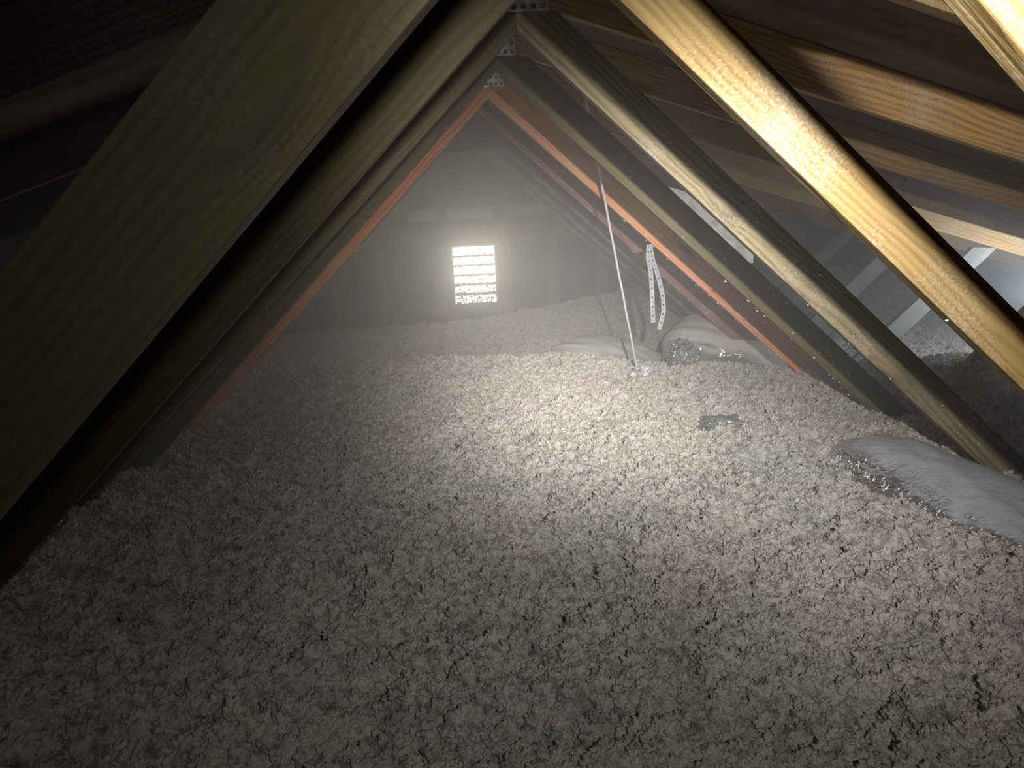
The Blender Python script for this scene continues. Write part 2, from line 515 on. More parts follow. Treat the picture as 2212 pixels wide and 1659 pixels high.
# ------------------------------------------------------------------ insulation surface
def base_z(x, y):
    """Level of the blown insulation before the tufts."""
    cx = x + 0.145
    crest = np.interp(cx, [-2.5, -0.81, 0.56, 0.96, 1.33, 1.7, 3.0], [4.2, 3.95, 3.5, 3.15, 2.95, 2.9, 2.9])
    crest = crest + 0.12 * (fbm(x * 2.2, y * 0 + 3, 5) - 0.5)
    zl = np.interp(y, [-1.2, 0.4, 0.97, 1.58, 2.19, 2.8, 3.6], [0.70, 0.76, 0.69, 0.555, 0.39, 0.30, 0.27])
    zr_ = np.interp(y, [-1.2, 0.4, 0.97, 1.58, 2.19, 2.8, 3.4], [0.46, 0.50, 0.475, 0.44, 0.40, 0.355, 0.32])
    k = sstep(-1.1, 1.1, cx)
    z = zl * (1 - k) + zr_ * k + 0.03 * (fbm(x * 1.3 + 4, y * 1.3, 21, 3) - 0.5) * 2
    z = z + 0.02 * np.exp(-((y - crest + 0.15) / 0.2) ** 2)
    drop = sstep(crest - 0.02, crest + 0.42, y)
    trough = 0.13 + 0.05 * (fbm(x * 2, y * 2, 31, 3) - 0.5) + 0.03 * sstep(1.0, 2.2, x)
    z = z * (1 - drop) + trough * drop
    # drift towards the gable wall, higher on the right
    wallz = np.interp(cx, [-1.6, -0.9, 0.0, 0.3, 0.9, 1.5, 2.6], [0.06, 0.065, 0.075, 0.10, 0.19, 0.27, 0.32])
    k = sstep(4.7, 5.7, y)
    z = z * (1 - k) + wallz * k
    # extra blown heap against the right webs
    return z


def tufts(x, y):
    wx = x + 0.014 * (fbm(x * 30, y * 30, 51, 3) - 0.5) * 2
    wy = y + 0.014 * (fbm(x * 30 + 9, y * 30 + 5, 52, 3) - 0.5) * 2
    dome = lambda q: np.sqrt(np.clip(1 - (1.15 * q) ** 2, 0, 1))
    h, amp, f, an = 0, 0.023, 17.0, 0.4
    for k in range(5):
        ca, sa = math.cos(an), math.sin(an)
        h = h + amp * (vnoise((x * ca - y * sa) * f + 13 * k, (x * sa + y * ca) * f + 7, 61 + k) - 0.5)
        amp *= 0.72; f *= 1.9; an += 0.9
    h = h + 0.010 * dome(worley(wx * 36 + 3, wy * 36, 62)) + 0.007 * dome(worley(wx * 75 + 3, wy * 75, 64))
    h = h + 0.004 * dome(worley(wx * 150 + 3, wy * 150, 65))
    h = h + 0.020 * (fbm(x * 5, y * 5, 71, 3) - 0.5)
    pit = sstep(0.60, 0.74, fbm(x * 11 + 2, y * 11, 81, 3))
    return h - 0.035 * pit - 0.02


def axis(points):
    out = [points[0][0]]
    while out[-1] < points[-1][0]:
        st = np.interp(out[-1], [p[0] for p in points], [p[1] for p in points])
        out.append(out[-1] + st)
    return np.array(out)


xs = axis([(-3.58, 0.03), (-2.0, 0.012), (-1.2, 0.005), (-0.8, 0.0033), (1.1, 0.0033), (1.6, 0.0045), (2.4, 0.008), (3.58, 0.03)])
ys = axis([(-1.1, 0.05), (0.2, 0.02), (0.8, 0.0036), (1.3, 0.0032), (2.0, 0.0045), (3.0, 0.0065), (4.0, 0.0085), (WALL_Y, 0.011)])
ys[-1] = WALL_Y + 0.02
X, Y = np.meshgrid(xs, ys)
Z = base_z(X, Y) + tufts(X, Y)
Z = np.minimum(Z, DECK_TOP - CH_SL * np.abs(X) - 0.13)
HZ = Z


def ground(x, y):
    i = int(np.clip(np.searchsorted(ys, y), 0, len(ys) - 1))
    j = int(np.clip(np.searchsorted(xs, x), 0, len(xs) - 1))
    return float(HZ[i, j])


def grid_mesh(name, X, Y, Z):
    ny, nx = X.shape
    co = np.stack([X, Y, Z], -1).reshape(-1, 3).astype(np.float32)
    idx = np.arange(nx * ny).reshape(ny, nx)
    q = np.stack([idx[:-1, :-1], idx[:-1, 1:], idx[1:, 1:], idx[1:, :-1]], -1).reshape(-1).astype(np.int32)
    me = bpy.data.meshes.new(name)
    me.vertices.add(len(co)); me.vertices.foreach_set('co', co.ravel())
    me.loops.add(len(q)); me.loops.foreach_set('vertex_index', q)
    nf = len(q) // 4
    me.polygons.add(nf)
    me.polygons.foreach_set('loop_start', np.arange(0, nf * 4, 4, dtype=np.int32))
    me.update(calc_edges=True)
    me.shade_smooth()
    return me


ins = link('blown_insulation', grid_mesh('blown_insulation', X, Y, Z), M['insulation'])
tag(ins, 'thick grey-white layer of fluffy blown insulation covering the attic floor', 'insulation', kind='stuff')


def tuft_nodes(ob, m):
    """Loose fluffy tufts of the blown fibre lying all over the blanket."""
    ng = bpy.data.node_groups.new('insulation_tufts', 'GeometryNodeTree')
    ng.interface.new_socket('Geometry', in_out='INPUT', socket_type='NodeSocketGeometry')
    ng.interface.new_socket('Geometry', in_out='OUTPUT', socket_type='NodeSocketGeometry')
    nd, L = ng.nodes.new, ng.links.new
    gi, go = nd('NodeGroupInput'), nd('NodeGroupOutput')
    join = nd('GeometryNodeJoinGeometry')
    L(gi.outputs[0], join.inputs[0])
    # tuft shapes
    shapes = nd('GeometryNodeGeometryToInstance')
    for k in range(4):
        ico = nd('GeometryNodeMeshIcoSphere'); ico.inputs['Radius'].default_value = 1.0; ico.inputs['Subdivisions'].default_value = 5
        pos = nd('GeometryNodeInputPosition')
        vadd = nd('ShaderNodeVectorMath'); vadd.operation = 'ADD'; vadd.inputs[1].default_value = (7.3 * k, 3.1 * k, 1.7)
        L(pos.outputs[0], vadd.inputs[0])
        n1 = nd('ShaderNodeTexNoise'); n1.inputs['Scale'].default_value = 0.9; n1.inputs['Detail'].default_value = 2.0
        L(vadd.outputs[0], n1.inputs['Vector'])
        n2 = nd('ShaderNodeTexVoronoi'); n2.inputs['Scale'].default_value = 2.1
        L(vadd.outputs[0], n2.inputs['Vector'])
        n3 = nd('ShaderNodeTexNoise'); n3.inputs['Scale'].default_value = 5.0; n3.inputs['Detail'].default_value = 3.0
        L(vadd.outputs[0], n3.inputs['Vector'])
        m1 = nd('ShaderNodeMath'); m1.operation = 'MULTIPLY_ADD'; m1.inputs[1].default_value = 1.7; m1.inputs[2].default_value = 0.15
        L(n1.outputs[0], m1.inputs[0])
        m2 = nd('ShaderNodeMath'); m2.operation = 'MULTIPLY_ADD'; m2.inputs[1].default_value = -0.85
        L(n2.outputs['Distance'], m2.inputs[0]); L(m1.outputs[0], m2.inputs[2])
        m3 = nd('ShaderNodeMath'); m3.operation = 'MULTIPLY_ADD'; m3.inputs[1].default_value = 0.65
        L(n3.outputs[0], m3.inputs[0]); L(m2.outputs[0], m3.inputs[2])
        sc = nd('ShaderNodeVectorMath'); sc.operation = 'SCALE'
        L(pos.outputs[0], sc.inputs[0]); L(m3.outputs[0], sc.inputs['Scale'])
        sp = nd('GeometryNodeSetPosition')
        L(ico.outputs['Mesh'], sp.inputs['Geometry']); L(sc.outputs[0], sp.inputs['Position'])
        ss = nd('GeometryNodeSetShadeSmooth'); L(sp.outputs[0], ss.inputs[0])
        sm = nd('GeometryNodeSetMaterial'); sm.inputs['Material'].default_value = m
        L(ss.outputs[0], sm.inputs[0])
        g2i = nd('GeometryNodeGeometryToInstance'); L(sm.outputs[0], g2i.inputs[0])
        L(g2i.outputs[0], shapes.inputs[0]) if False else None
        if k == 0:
            pool = nd('GeometryNodeJoinGeometry')
        L(g2i.outputs[0], pool.inputs[0])
    for k, (dens, smin, smax) in enumerate(((2600.0, 0.006, 0.018), (7000.0, 0.003, 0.0065))):
        dist = nd('GeometryNodeDistributePointsOnFaces'); dist.distribute_method = 'RANDOM'
        dist.inputs['Density'].default_value = dens; dist.inputs['Seed'].default_value = 3 + k
        # only where the attic can be seen into
        pos = nd('GeometryNodeInputPosition'); sx = nd('ShaderNodeSeparateXYZ'); L(pos.outputs[0], sx.inputs[0])
        c1 = nd('FunctionNodeCompare'); c1.operation = 'GREATER_THAN'; c1.inputs[1].default_value = 0.5
        L(sx.outputs[1], c1.inputs[0])
        L(gi.outputs[0], dist.inputs['Mesh']); L(c1.outputs[0], dist.inputs['Selection'])
        ip = nd('GeometryNodeInstanceOnPoints'); ip.inputs['Pick Instance'].default_value = True
        L(dist.outputs['Points'], ip.inputs['Points']); L(pool.outputs[0], ip.inputs['Instance'])
        rr = nd('FunctionNodeRandomValue'); rr.data_type = 'FLOAT_VECTOR'
        rr.inputs[0].default_value = (0, 0, 0); rr.inputs[1].default_value = (6.28, 6.28, 6.28)
        L(rr.outputs[0], ip.inputs['Rotation'])
        rs_ = nd('FunctionNodeRandomValue'); rs_.data_type = 'FLOAT'
        rs_.inputs[2].default_value = smin; rs_.inputs[3].default_value = smax; rs_.inputs['Seed'].default_value = 9
        L(rs_.outputs[1], ip.inputs['Scale'])
        L(ip.outputs[0], join.inputs[0])
    L(join.outputs[0], go.inputs[0])
    md = ob.modifiers.new('tufts', 'NODES')
    md.node_group = ng


tuft_nodes(ins, M['insulation'])

# ------------------------------------------------------------------ setting
bm = bmesh.new(); box(bm, -4.3, 4.3, -1.3, WALL_Y + 0.1, -0.02, 0.0); struct('floor', bm, M['drywall'])
bm = bmesh.new()
t = 0.02
prism(bm, [(0, DECK_TOP), (EAVE_X + .1, DECK_TOP - CH_SL * (EAVE_X + .1)), (EAVE_X + .1, DECK_TOP - CH_SL * (EAVE_X + .1) + t), (0, DECK_TOP + t),
           (-EAVE_X - .1, DECK_TOP - CH_SL * (EAVE_X + .1) + t), (-EAVE_X - .1, DECK_TOP - CH_SL * (EAVE_X + .1))], -1.3, WALL_Y + 0.1)
struct('ceiling', bm, M['deck'])
for s, nm in ((-1, 'left'), (1, 'right')):
    bm = bmesh.new(); x0, x1 = sorted((s * EAVE_X, s * (EAVE_X + 0.05)))
    box(bm, x0, x1, -1.3, WALL_Y + 0.1, 0.0, DECK_TOP - CH_SL * EAVE_X)
    struct('wall_' + nm, bm, M['wall_board'])
bm = bmesh.new()
gable = [(-EAVE_X, 0), (EAVE_X, 0), (EAVE_X, DECK_TOP - CH_SL * EAVE_X), (0, DECK_TOP), (-EAVE_X, DECK_TOP - CH_SL * EAVE_X)]
prism(bm, gable, -1.3, -1.25)
struct('wall_front', bm, M['wall_board'])

# gable end wall with the vent opening
VW, VH = 0.340, 0.452
vx0, vx1 = vc.x - VW / 2, vc.x + VW / 2
vz0, vz1 = vc.z - VH / 2, vc.z + VH / 2
bm = bmesh.new()
zr = lambda x: DECK_TOP - CH_SL * abs(x)
ya, yb = WALL_Y + 0.04, WALL_Y + 0.055
prism(bm, [(-EAVE_X, 0), (vx0, 0), (vx0, zr(vx0)), (-EAVE_X, zr(-EAVE_X))], ya, yb)
WX0, WX1, WZ0 = 1.42, 2.20, 0.40
wtop = lambda x: zr(x) - 0.10
prism(bm, [(vx1, 0), (WX0, 0), (WX0, zr(WX0)), (vx1, zr(vx1))], ya, yb)
prism(bm, [(WX0, 0), (WX1, 0), (WX1, WZ0), (WX0, WZ0)], ya, yb)
prism(bm, [(WX0, wtop(WX0)), (WX1, wtop(WX1)), (WX1, zr(WX1)), (WX0, zr(WX0))], ya, yb)
prism(bm, [(WX1, 0), (EAVE_X, 0), (EAVE_X, zr(EAVE_X)), (WX1, zr(WX1))], ya, yb)
prism(bm, [(vx0, 0), (vx1, 0), (vx1, vz0), (vx0, vz0)], ya, yb)
prism(bm, [(vx0, vz1), (vx1, vz1), (vx1, zr(vx1)), (0, DECK_TOP), (vx0, zr(vx0))] if vx0 < 0 < vx1 else
      [(vx0, vz1), (vx1, vz1), (vx1, zr(vx1)), (vx0, zr(vx0))], ya, yb)
struct('wall_back', bm, M['wall_board'])

# added glowing panel under the right rafters, standing in for a bright patch
m, nt, b = mat('stand_in_glow')
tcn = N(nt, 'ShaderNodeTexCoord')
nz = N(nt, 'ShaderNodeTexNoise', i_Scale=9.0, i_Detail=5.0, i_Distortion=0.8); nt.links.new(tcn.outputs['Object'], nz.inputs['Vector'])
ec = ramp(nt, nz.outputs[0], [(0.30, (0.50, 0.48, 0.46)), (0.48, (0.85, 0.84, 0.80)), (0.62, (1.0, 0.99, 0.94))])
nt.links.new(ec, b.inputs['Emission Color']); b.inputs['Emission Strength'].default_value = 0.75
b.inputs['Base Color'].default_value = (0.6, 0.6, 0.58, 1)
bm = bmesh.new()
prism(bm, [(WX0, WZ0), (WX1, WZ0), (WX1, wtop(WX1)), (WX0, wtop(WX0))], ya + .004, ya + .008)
struct('glow_panel_1', bm, m)
n_trim = 0


def trim(x0, x1, z0, z1, y0, y1, m, tilt=0.0):
    global n_trim
    n_trim += 1
    bm = bmesh.new()
    box(bm, -(x1 - x0) / 2, (x1 - x0) / 2, y0, y1, -(z1 - z0) / 2, (z1 - z0) / 2)
    bevel(bm, 0.002, 1)
    o = struct('trim_%d' % n_trim, bm, m)
    o.location = ((x0 + x1) / 2, 0, (z0 + z1) / 2)
    o.rotation_euler = (0, tilt, 0)
    return o


hb = at(1010, 526, WALL_Y).z
ht = at(1010, 487, WALL_Y).z
for px in (728, 822, 948, 1093, 1196, 1300, 1400):
    p = at(px, 600, WALL_Y)
    trim(p.x - .043, p.x + .043, 0.02, hb - 0.002, WALL_Y + .002, WALL_Y + .04, M['wall_stud'], 0.03 if px == 822 else 0)
trim(-1.15, 1.25, hb, ht, WALL_Y - .002, WALL_Y + .04, M['wall_stud'])
for px, top in ((952, 372), (1085, 330)):
    p = at(px, 430, WALL_Y); q = at(px, top, WALL_Y)
    trim(p.x - .04, p.x + .04, ht + .002, q.z, WALL_Y + .002, WALL_Y + .04, M['wall_board'])
for (a, b, c, d) in ((880, 1063, 473, 452), (1092, 1180, 462, 443)):
    p, q = at(a, c, WALL_Y), at(b, d, WALL_Y)
    trim(p.x, q.x, at((a + b) / 2, (c + d) / 2 + 12, WALL_Y).z, at((a + b) / 2, (c + d) / 2 - 12, WALL_Y).z, WALL_Y + .003, WALL_Y + .04, M['wall_ledge'])

# gable vent
vent = empty('gable_vent', (vc.x, WALL_Y + 0.03, vc.z))
tag(vent, 'louvered gable vent letting white daylight in through the far wall', 'vent')
bm = bmesh.new()
fw = 0.014
for (a, b, c, d) in ((-VW / 2, -VW / 2 + fw, -VH / 2, VH / 2), (VW / 2 - fw, VW / 2, -VH / 2, VH / 2),
                     (-VW / 2 + fw, VW / 2 - fw, -VH / 2, -VH / 2 + fw), (-VW / 2 + fw, VW / 2 - fw, VH / 2 - fw, VH / 2)):
    box(bm, a, b, -0.012, 0.05, c, d)
bm_obj('vent_frame', bm, M['vent_metal'], vent)
nl = 6
pitch_ = (VH - 2 * fw) / nl
for i in range(nl - 1):
    z = -VH / 2 + fw + pitch_ * (i + 1)
    bm = bmesh.new()
    # rolled inner lip and short sloping blade
    prism(bm, [(0, 0)] * 0 + [(-VW / 2 + fw, z - 0.006), (VW / 2 - fw, z - 0.006), (VW / 2 - fw, z + 0.006), (-VW / 2 + fw, z + 0.006)], 0.0, 0.004)
    v = [bm.verts.new(c) for c in ((-VW / 2 + fw, 0.004, z + 0.004), (VW / 2 - fw, 0.004, z + 0.004),
                                   (VW / 2 - fw, 0.045, z - 0.022), (-VW / 2 + fw, 0.045, z - 0.022))]
    w = [bm.verts.new(Vector(q.co) + Vector((0, 0, -0.002))) for q in v]
    bm.faces.new(v); bm.faces.new(w[::-1])
    for k in range(4):
        bm.faces.new((v[k], v[(k + 1) % 4], w[(k + 1) % 4], w[k]))
    bm_obj('louver_blade', bm, M['vent_metal'], vent)
# lint caught on the vent, thicker towards the bottom
bm = bmesh.new()
for i in range(620):
    u = random.random() ** 0.6
    z = VH / 2 - fw - u * (VH - 2 * fw)
    if random.random() > 0.16 + 0.9 * u ** 4:
        if random.random() < .6:
            z = -VH / 2 + fw + pitch_ * random.randint(0, nl - 1) + random.gauss(0, 0.006)
        else:
            continue
    x = random.uniform(-VW / 2 + fw, VW / 2 - fw)
    r = random.uniform(0.002, 0.006)
    a = random.uniform(0, math.pi)
    l = r * random.uniform(1, 3.2)
    c = Vector((x, -0.004, z)); d = Vector((math.cos(a), 0, math.sin(a))) * l
    nrm = Vector((-d.z, 0, d.x)).normalized() * r
    p = [bm.verts.new(c + q + Vector((0, yy, 0))) for yy in (0, 0.003) for q in (d, nrm, -d, -nrm)]
    bm.faces.new(p[:4]); bm.faces.new(p[4:][::-1])
    for k in range(4):
        bm.faces.new((p[k], p[(k + 1) % 4], p[4 + (k + 1) % 4], p[4 + k]))
o = bm_obj('lint', bm, M['wall_board'], vent); o['kind'] = 'stuff'


# ------------------------------------------------------------------ roof trusses
def fluff_bm(pts, r0, r1):
    bm = bmesh.new()
    for p in pts:
        r = random.uniform(r0, r1)
        k = len(bm.verts)
        ret = bmesh.ops.create_icosphere(bm, subdivisions=1, radius=r, matrix=Matrix.Translation(p))
        for v in ret['verts']:
            v.co += Vector((random.uniform(-1, 1), random.uniform(-1, 1), random.uniform(-1.4, 1))) * r * 0.55
    return bm


# slope in degrees and offset of every web as the photo shows them, from the nearest truss to the gable
WEB_R = [(42.89, .003), (42.01, -.0015), (42.67, .0090), (42.73, .0128), (42.41, .0050), (43.14, .0030), (42.8, -.005), (42.45, -.0199), (42.99, -.0227)]
WEB_L = [(44.47, .0053), (43.95, .0029), (43.31, .0053), (44.39, .0061), (44.3, -.0135), (44.2, 0), (44.2, 0), (44.2, 0), (44.2, 0)]
WIDTH_R = [.086, .067, .077, .080, .086, .086, .086, .086, .086]
WA = math.radians(43.2)


def web_matrix(side, k):
    deg, dp = (WEB_R if side > 0 else WEB_L)[k]
    c, q = math.cos(math.radians(deg)), math.sin(math.radians(deg))
    Xa, Za = Vector((side * c, 0, -q)), Vector((side * q, 0, c))
    Ya = Za.cross(Xa)
    m = Matrix((Xa, Ya, Za)).transposed().to_4x4()
    m.translation = Vector((0, 0, RIDGE_Z)) + Za * dp
    # outline in the plane of the truss
    zi = RIDGE_Z + dp / c
    wb = WIDTH_R[k] if side > 0 else WB
    zo = RIDGE_Z + (dp + wb) / c
    tq = q / c
    xo = (zo - CH_Z) / (tq - CH_SL)
    zb = 0.02
    poly = [(0, zi), (0, CH_Z - .001), (side * xo, CH_Z - CH_SL * xo - .001), (side * (zo - zb) / tq, zb), (side * (zi - zb) / tq, zb)]
    inv = m.inverted()
    loc = [inv @ Vector((x, 0, z)) for x, z in poly]
    return m, [(v.x, v.z) for v in loc]


def make_truss(k, label, mats, dr, dl, fluff=(0, 0)):
    t = empty('roof_truss', (0, YK[k], 0))
    tag(t, label, 'roof truss', 'roof trusses along the attic')
    for side, dp, m, nf in ((1, dr, mats[0], fluff[0]), (-1, dl, mats[1], fluff[1])):
        width = WB
        mw, outline = web_matrix(side, k)
        y0, y1 = (0, TH) if side > 0 else (-TH, 0)
        bm = bmesh.new()
        prism(bm, outline, y0, y1)
        bevel(bm, 0.0022, 2)
        w = bm_obj('web_board', bm, m, t, mw)
        # chord
        th = math.atan(CH_SL)
        Xa = Vector((side * math.cos(th), 0, -math.sin(th))); Za = Vector((side * math.sin(th), 0, math.cos(th)))
        Ya = Za.cross(Xa)
        mc = Matrix((Xa, Ya, Za)).transposed().to_4x4(); mc.translation = Vector((0, 0, CH_Z + 0.001))
        bm = bmesh.new()
        Lc = EAVE_X / math.cos(th) - 0.01
        prism(bm, [(0, 0), (-CH_W * math.tan(th), CH_W - .002), (Lc, CH_W - .002), (Lc, 0)], y0, y1)
        bevel(bm, 0.002, 2)
        bm_obj('rafter', bm, mats[2 if side > 0 else 3], t, mc)
        # outer web rising from the foot of the inner one to the middle of the rafter
        foot = Vector((side * (RIDGE_Z - 0.02) / math.tan(WA) + side * 0.04, 0, 0.02))
        al_ = math.radians(43)
        Xo = Vector((side * math.cos(al_), 0, math.sin(al_))); Zo = Vector((-side * math.sin(al_), 0, math.cos(al_)))
        Yo = Zo.cross(Xo)
        mo = Matrix((Xo, Yo, Zo)).transposed().to_4x4(); mo.translation = foot
        # length until the underside of the rafter
        Lo = (CH_Z - CH_SL * abs(foot.x) - foot.z) / (Xo.z + CH_SL * math.cos(al_)) - 0.02
        yo0, yo1 = (0, TH) if Yo.y > 0 else (-TH, 0)
        bm = bmesh.new()
        prism(bm, [(0.12, -.043), (0.12, .043), (Lo - .03, .043), (Lo + .05, -.043)], yo0, yo1)
        bevel(bm, 0.002, 2)
        bm_obj('outer_web', bm, M['dusty_fir'], t, mo)
        if nf:
            pts = []
            for i in range(nf):
                u = random.betavariate(3.2, 1.3) * 1.6
                if random.random() < 0.5:
                    zz, yy = random.choice((0.0, outline[2][1])) + random.gauss(0, .002), random.uniform(y0, y1)
                else:
                    zz, yy = random.uniform(0, width), (y0 - .001 if side > 0 else y1 + .001)
                pts.append(Vector((u, yy, zz)))
            o = bm_obj('insulation_fluff', fluff_bm(pts, 0.0008, 0.0020 if k < 3 else 0.0034), M['lint'], t, mw)
            o['kind'] = 'stuff'
    return t


def plate_bm(w, h, nx, nz, th=0.0015, r=0.32):
    """A sheet with a grid of round punched holes."""
    bm = bmesh.new()
    cw, ch = w / nx, h / nz
    rr = min(cw, ch) * r
    cache = {}

    def V(x, y, z):
        key = (round(x, 5), round(y, 5), round(z, 5))
        if key not in cache:
            cache[key] = bm.verts.new((x, y, z))
        return cache[key]
    for i in range(nx):
        for j in range(nz):
            cx, cz = -w / 2 + cw * (i + .5), ch * (j + .5)
            sq = [(cx + a * cw / 2, cz + b * ch / 2) for a, b in ((1, 0), (1, 1), (0, 1), (-1, 1), (-1, 0), (-1, -1), (0, -1), (1, -1))]
            ci = [(cx + rr * math.cos(q * math.pi / 4), cz + rr * math.sin(q * math.pi / 4)) for q in range(8)]
            for k in range(8):
                n = (k + 1) % 8
                for y, flip in ((0, False), (th, True)):
                    f = [V(sq[k][0], y, sq[k][1]), V(sq[n][0], y, sq[n][1]), V(ci[n][0], y, ci[n][1]), V(ci[k][0], y, ci[k][1])]
                    bm.faces.new(f[::-1] if flip else f)
                bm.faces.new((V(ci[k][0], 0, ci[k][1]), V(ci[n][0], 0, ci[n][1]), V(ci[n][0], th, ci[n][1]), V(ci[k][0], th, ci[k][1])))
    return bm


def add_plate(t, x, z, w, h, nx, nz, rot=0.0, bend=0.0):
    bm = plate_bm(w, h, nx, nz)
    for v in bm.verts:      # slightly hammered, bowed sheet
        v.co.y += 0.0012 * math.sin(v.co.x * 90 + z * 9) * math.cos(v.co.z * 70) - bend * (1 - v.co.z / h) ** 2
    mw = Matrix.Translation((x, -0.003, z)) @ Matrix.Rotation(rot, 4, 'Y') @ Matrix.Rotation(math.radians(6.5), 4, 'X')
    return bm_obj('nail_plate', bm, M['galv'], t, mw)


pine_shade, fir_shade = M['shaded_pine'], M['shaded_fir']
g, ol, rf, rs, dk, ye, am = (M[k] for k in ('grey_pine', 'olive_pine', 'red_fir', 'rose_fir', 'dark_fir', 'yellow_pine', 'amber_pine'))
T = []
T.append(make_truss(0, 'roof truss nearest the camera, its yellow board cut off by the top right corner', (ye, pine_shade, ye, fir_shade), 0.0, -0.024, (10, 0)))
T.append(make_truss(1, 'roof truss whose wide bright yellow knotty board crosses the right side', (ye, pine_shade, ye, fir_shade), 0.004, -0.015, (26, 4)))
T.append(make_truss(2, 'roof truss in grey-brown boards under the largest shiny nail plate at the peak', (g, ol, am, fir_shade), 0.004, 0.004, (50, 10)))
T.append(make_truss(3, 'roof truss with dark boards just in front of the reddish truss', (ol, ol, am, fir_shade), 0.0, 0.014, (90, 16)))
T.append(make_truss(4, 'roof truss with reddish orange boards meeting at a perforated plate', (rf, rf, am, dk), 0.003, 0.0, (220, 20)))
T.append(make_truss(5, 'rose-brown roof truss directly behind the reddish orange one', (rs, dk, am, dk), -0.006, 0.0, (90, 6)))
T.append(make_truss(6, 'roof truss with a solid triangular board filling its peak', (dk, dk, am, dk), -0.012, 0.0, (20, 4)))
T.append(make_truss(7, 'second roof truss out from the gable wall, thin pale edges', (dk, dk, am, dk), -0.022, 0.0, (12, 0)))
T.append(make_truss(8, 'roof truss closest to the gable wall and its vent', (dk, dk, am, dk), -0.030, 0.0, (8, 0)))
add_plate(T[1], 0.01, 1.478, .095, .11, 5, 5)
add_plate(T[2], 0.0145, 1.482, .094, .11, 5, 6)
add_plate(T[3], 0.01, 1.486, .090, .10, 5, 5)
add_plate(T[4], 0.026, 1.468, .086, .080, 5, 4)
add_plate(T[5], 0.01, 1.476, .08, .08, 5, 4)
bm = bmesh.new()
zb = at(1035, 325, YK[6]).z
hw = RIDGE_Z - zb + 0.10
prism(bm, [(-hw, zb), (hw, zb), (hw * 0.5, RIDGE_Z + 0.06), (0, RIDGE_Z + 0.10), (-hw * 0.5, RIDGE_Z + 0.06)], -0.013, -0.001)
bm_obj('peak_gusset', bm, dk, T[6])

# ------------------------------------------------------------------ baffles near the eave
for k in range(4, 8):
    y0, y1 = YK[k] + TH + 0.03, YK[k + 1] - 0.03
    b = empty('vent_baffle', (0, 0, 0))
    tag(b, 'pale baffle board between the rafters at the low right eave', 'baffle', 'pale baffles at the right eave')
    th = math.atan(CH_SL)
    Xa = Vector((math.cos(th), 0, -math.sin(th))); Za = Vector((math.sin(th), 0, math.cos(th))); Ya = Za.cross(Xa)
    mw = Matrix((Xa, Ya, Za)).transposed().to_4x4(); mw.translation = Vector((0, 0, DECK_TOP - 0.004))
    s0 = 2.65 + random.uniform(-.1, .15)
    bm = bmesh.new()
    # trough profile across y, running down the slope
    prof = [(y0, -0.002), (y0 + .03, -0.002), (y0 + .06, -0.03), (y0 + .2, -0.03), (y0 + .23, -0.002), (y1 - .23, -0.002), (y1 - .2, -0.03), (y1 - .06, -0.03), (y1 - .03, -0.002), (y1, -0.002)]
    A = [bm.verts.new((s0, y, z)) for y, z in prof]; B = [bm.verts.new((3.75, y, z)) for y, z in prof]
    for i in range(len(prof) - 1):
        bm.faces.new((A[i], A[i + 1], B[i + 1], B[i]))
    bmesh.ops.solidify(bm, geom=list(bm.faces), thickness=0.002)
    bm_obj('baffle_sheet', bm, M['baffle'], b, mw)

# ------------------------------------------------------------------ cord, strap, bags
p0, p1 = at(1256, 168, 2.46), at(1379, 812, 3.10)
pts = [p0.lerp(p1, i / 24) + Vector((0.0006 * math.sin(i * 1.7), 0, 0)) for i in range(25)]
bm = bmesh.new(); tube_bm(bm, pts, 0.0042, 10)
cord = bm_obj('hanging_cord', bm, M['cord'], smooth=True)
tag(cord, 'thin pale cord stretched from the peak down to the shiny foil on the insulation', 'cord')


def strap(name, pix, width, y):
    P = [at(a, b, y) for a, b in pix]
    # resample
    seg = [0]
    for a, b in zip(P, P[1:]):
        seg.append(seg[-1] + (b - a).length)
    cell = width
    n = int(seg[-1] / cell)
    C = []
    for i in range(n + 1):
        s = seg[-1] * i / n
        j = max(k for k in range(len(seg)) if seg[k] <= s + 1e-9)
        j = min(j, len(P) - 2)
        C.append(P[j].lerp(P[j + 1], (s - seg[j]) / (seg[j + 1] - seg[j])))
    bm = bmesh.new()
    side = []
    for i in range(n + 1):
        t = (C[min(i + 1, n)] - C[max(i - 1, 0)]).normalized()
        side.append(t.cross(Vector((0, 1, 0))).normalized() * width / 2)
    V = {}

    def vert(u, s):          # u along in cells, s across -1..1
        i = min(int(u), n - 1); f = u - i
        c = C[i].lerp(C[i + 1], f) + side[i].lerp(side[i + 1], f) * s
        key = (round(u, 3), round(s, 3))
        if key not in V:
            V[key] = bm.verts.new(c)
        return V[key]
    for i in range(n):
        sq = [(1, 0), (1, 1), (0, 1), (-1, 1), (-1, 0), (-1, -1), (0, -1), (1, -1)]
        for k in range(8):
            m_ = (k + 1) % 8
            o1, o2 = sq[k], sq[m_]
            r = 0.42 if i % 2 else 0.22
            c1 = (r * math.cos(k * math.pi / 4), r * math.sin(k * math.pi / 4)); c2 = (r * math.cos(m_ * math.pi / 4), r * math.sin(m_ * math.pi / 4))
            bm.faces.new((vert(i + .5 + o1[1] * .5, o1[0]), vert(i + .5 + o2[1] * .5, o2[0]),
                          vert(i + .5 + c2[1] * .5, c2[0]), vert(i + .5 + c1[1] * .5, c1[0])))
    ex = bmesh.ops.extrude_face_region(bm, geom=list(bm.faces))
    for v in ex['geom']:
        if isinstance(v, bmesh.types.BMVert):
            v.co.y += 0.0012
    return bm


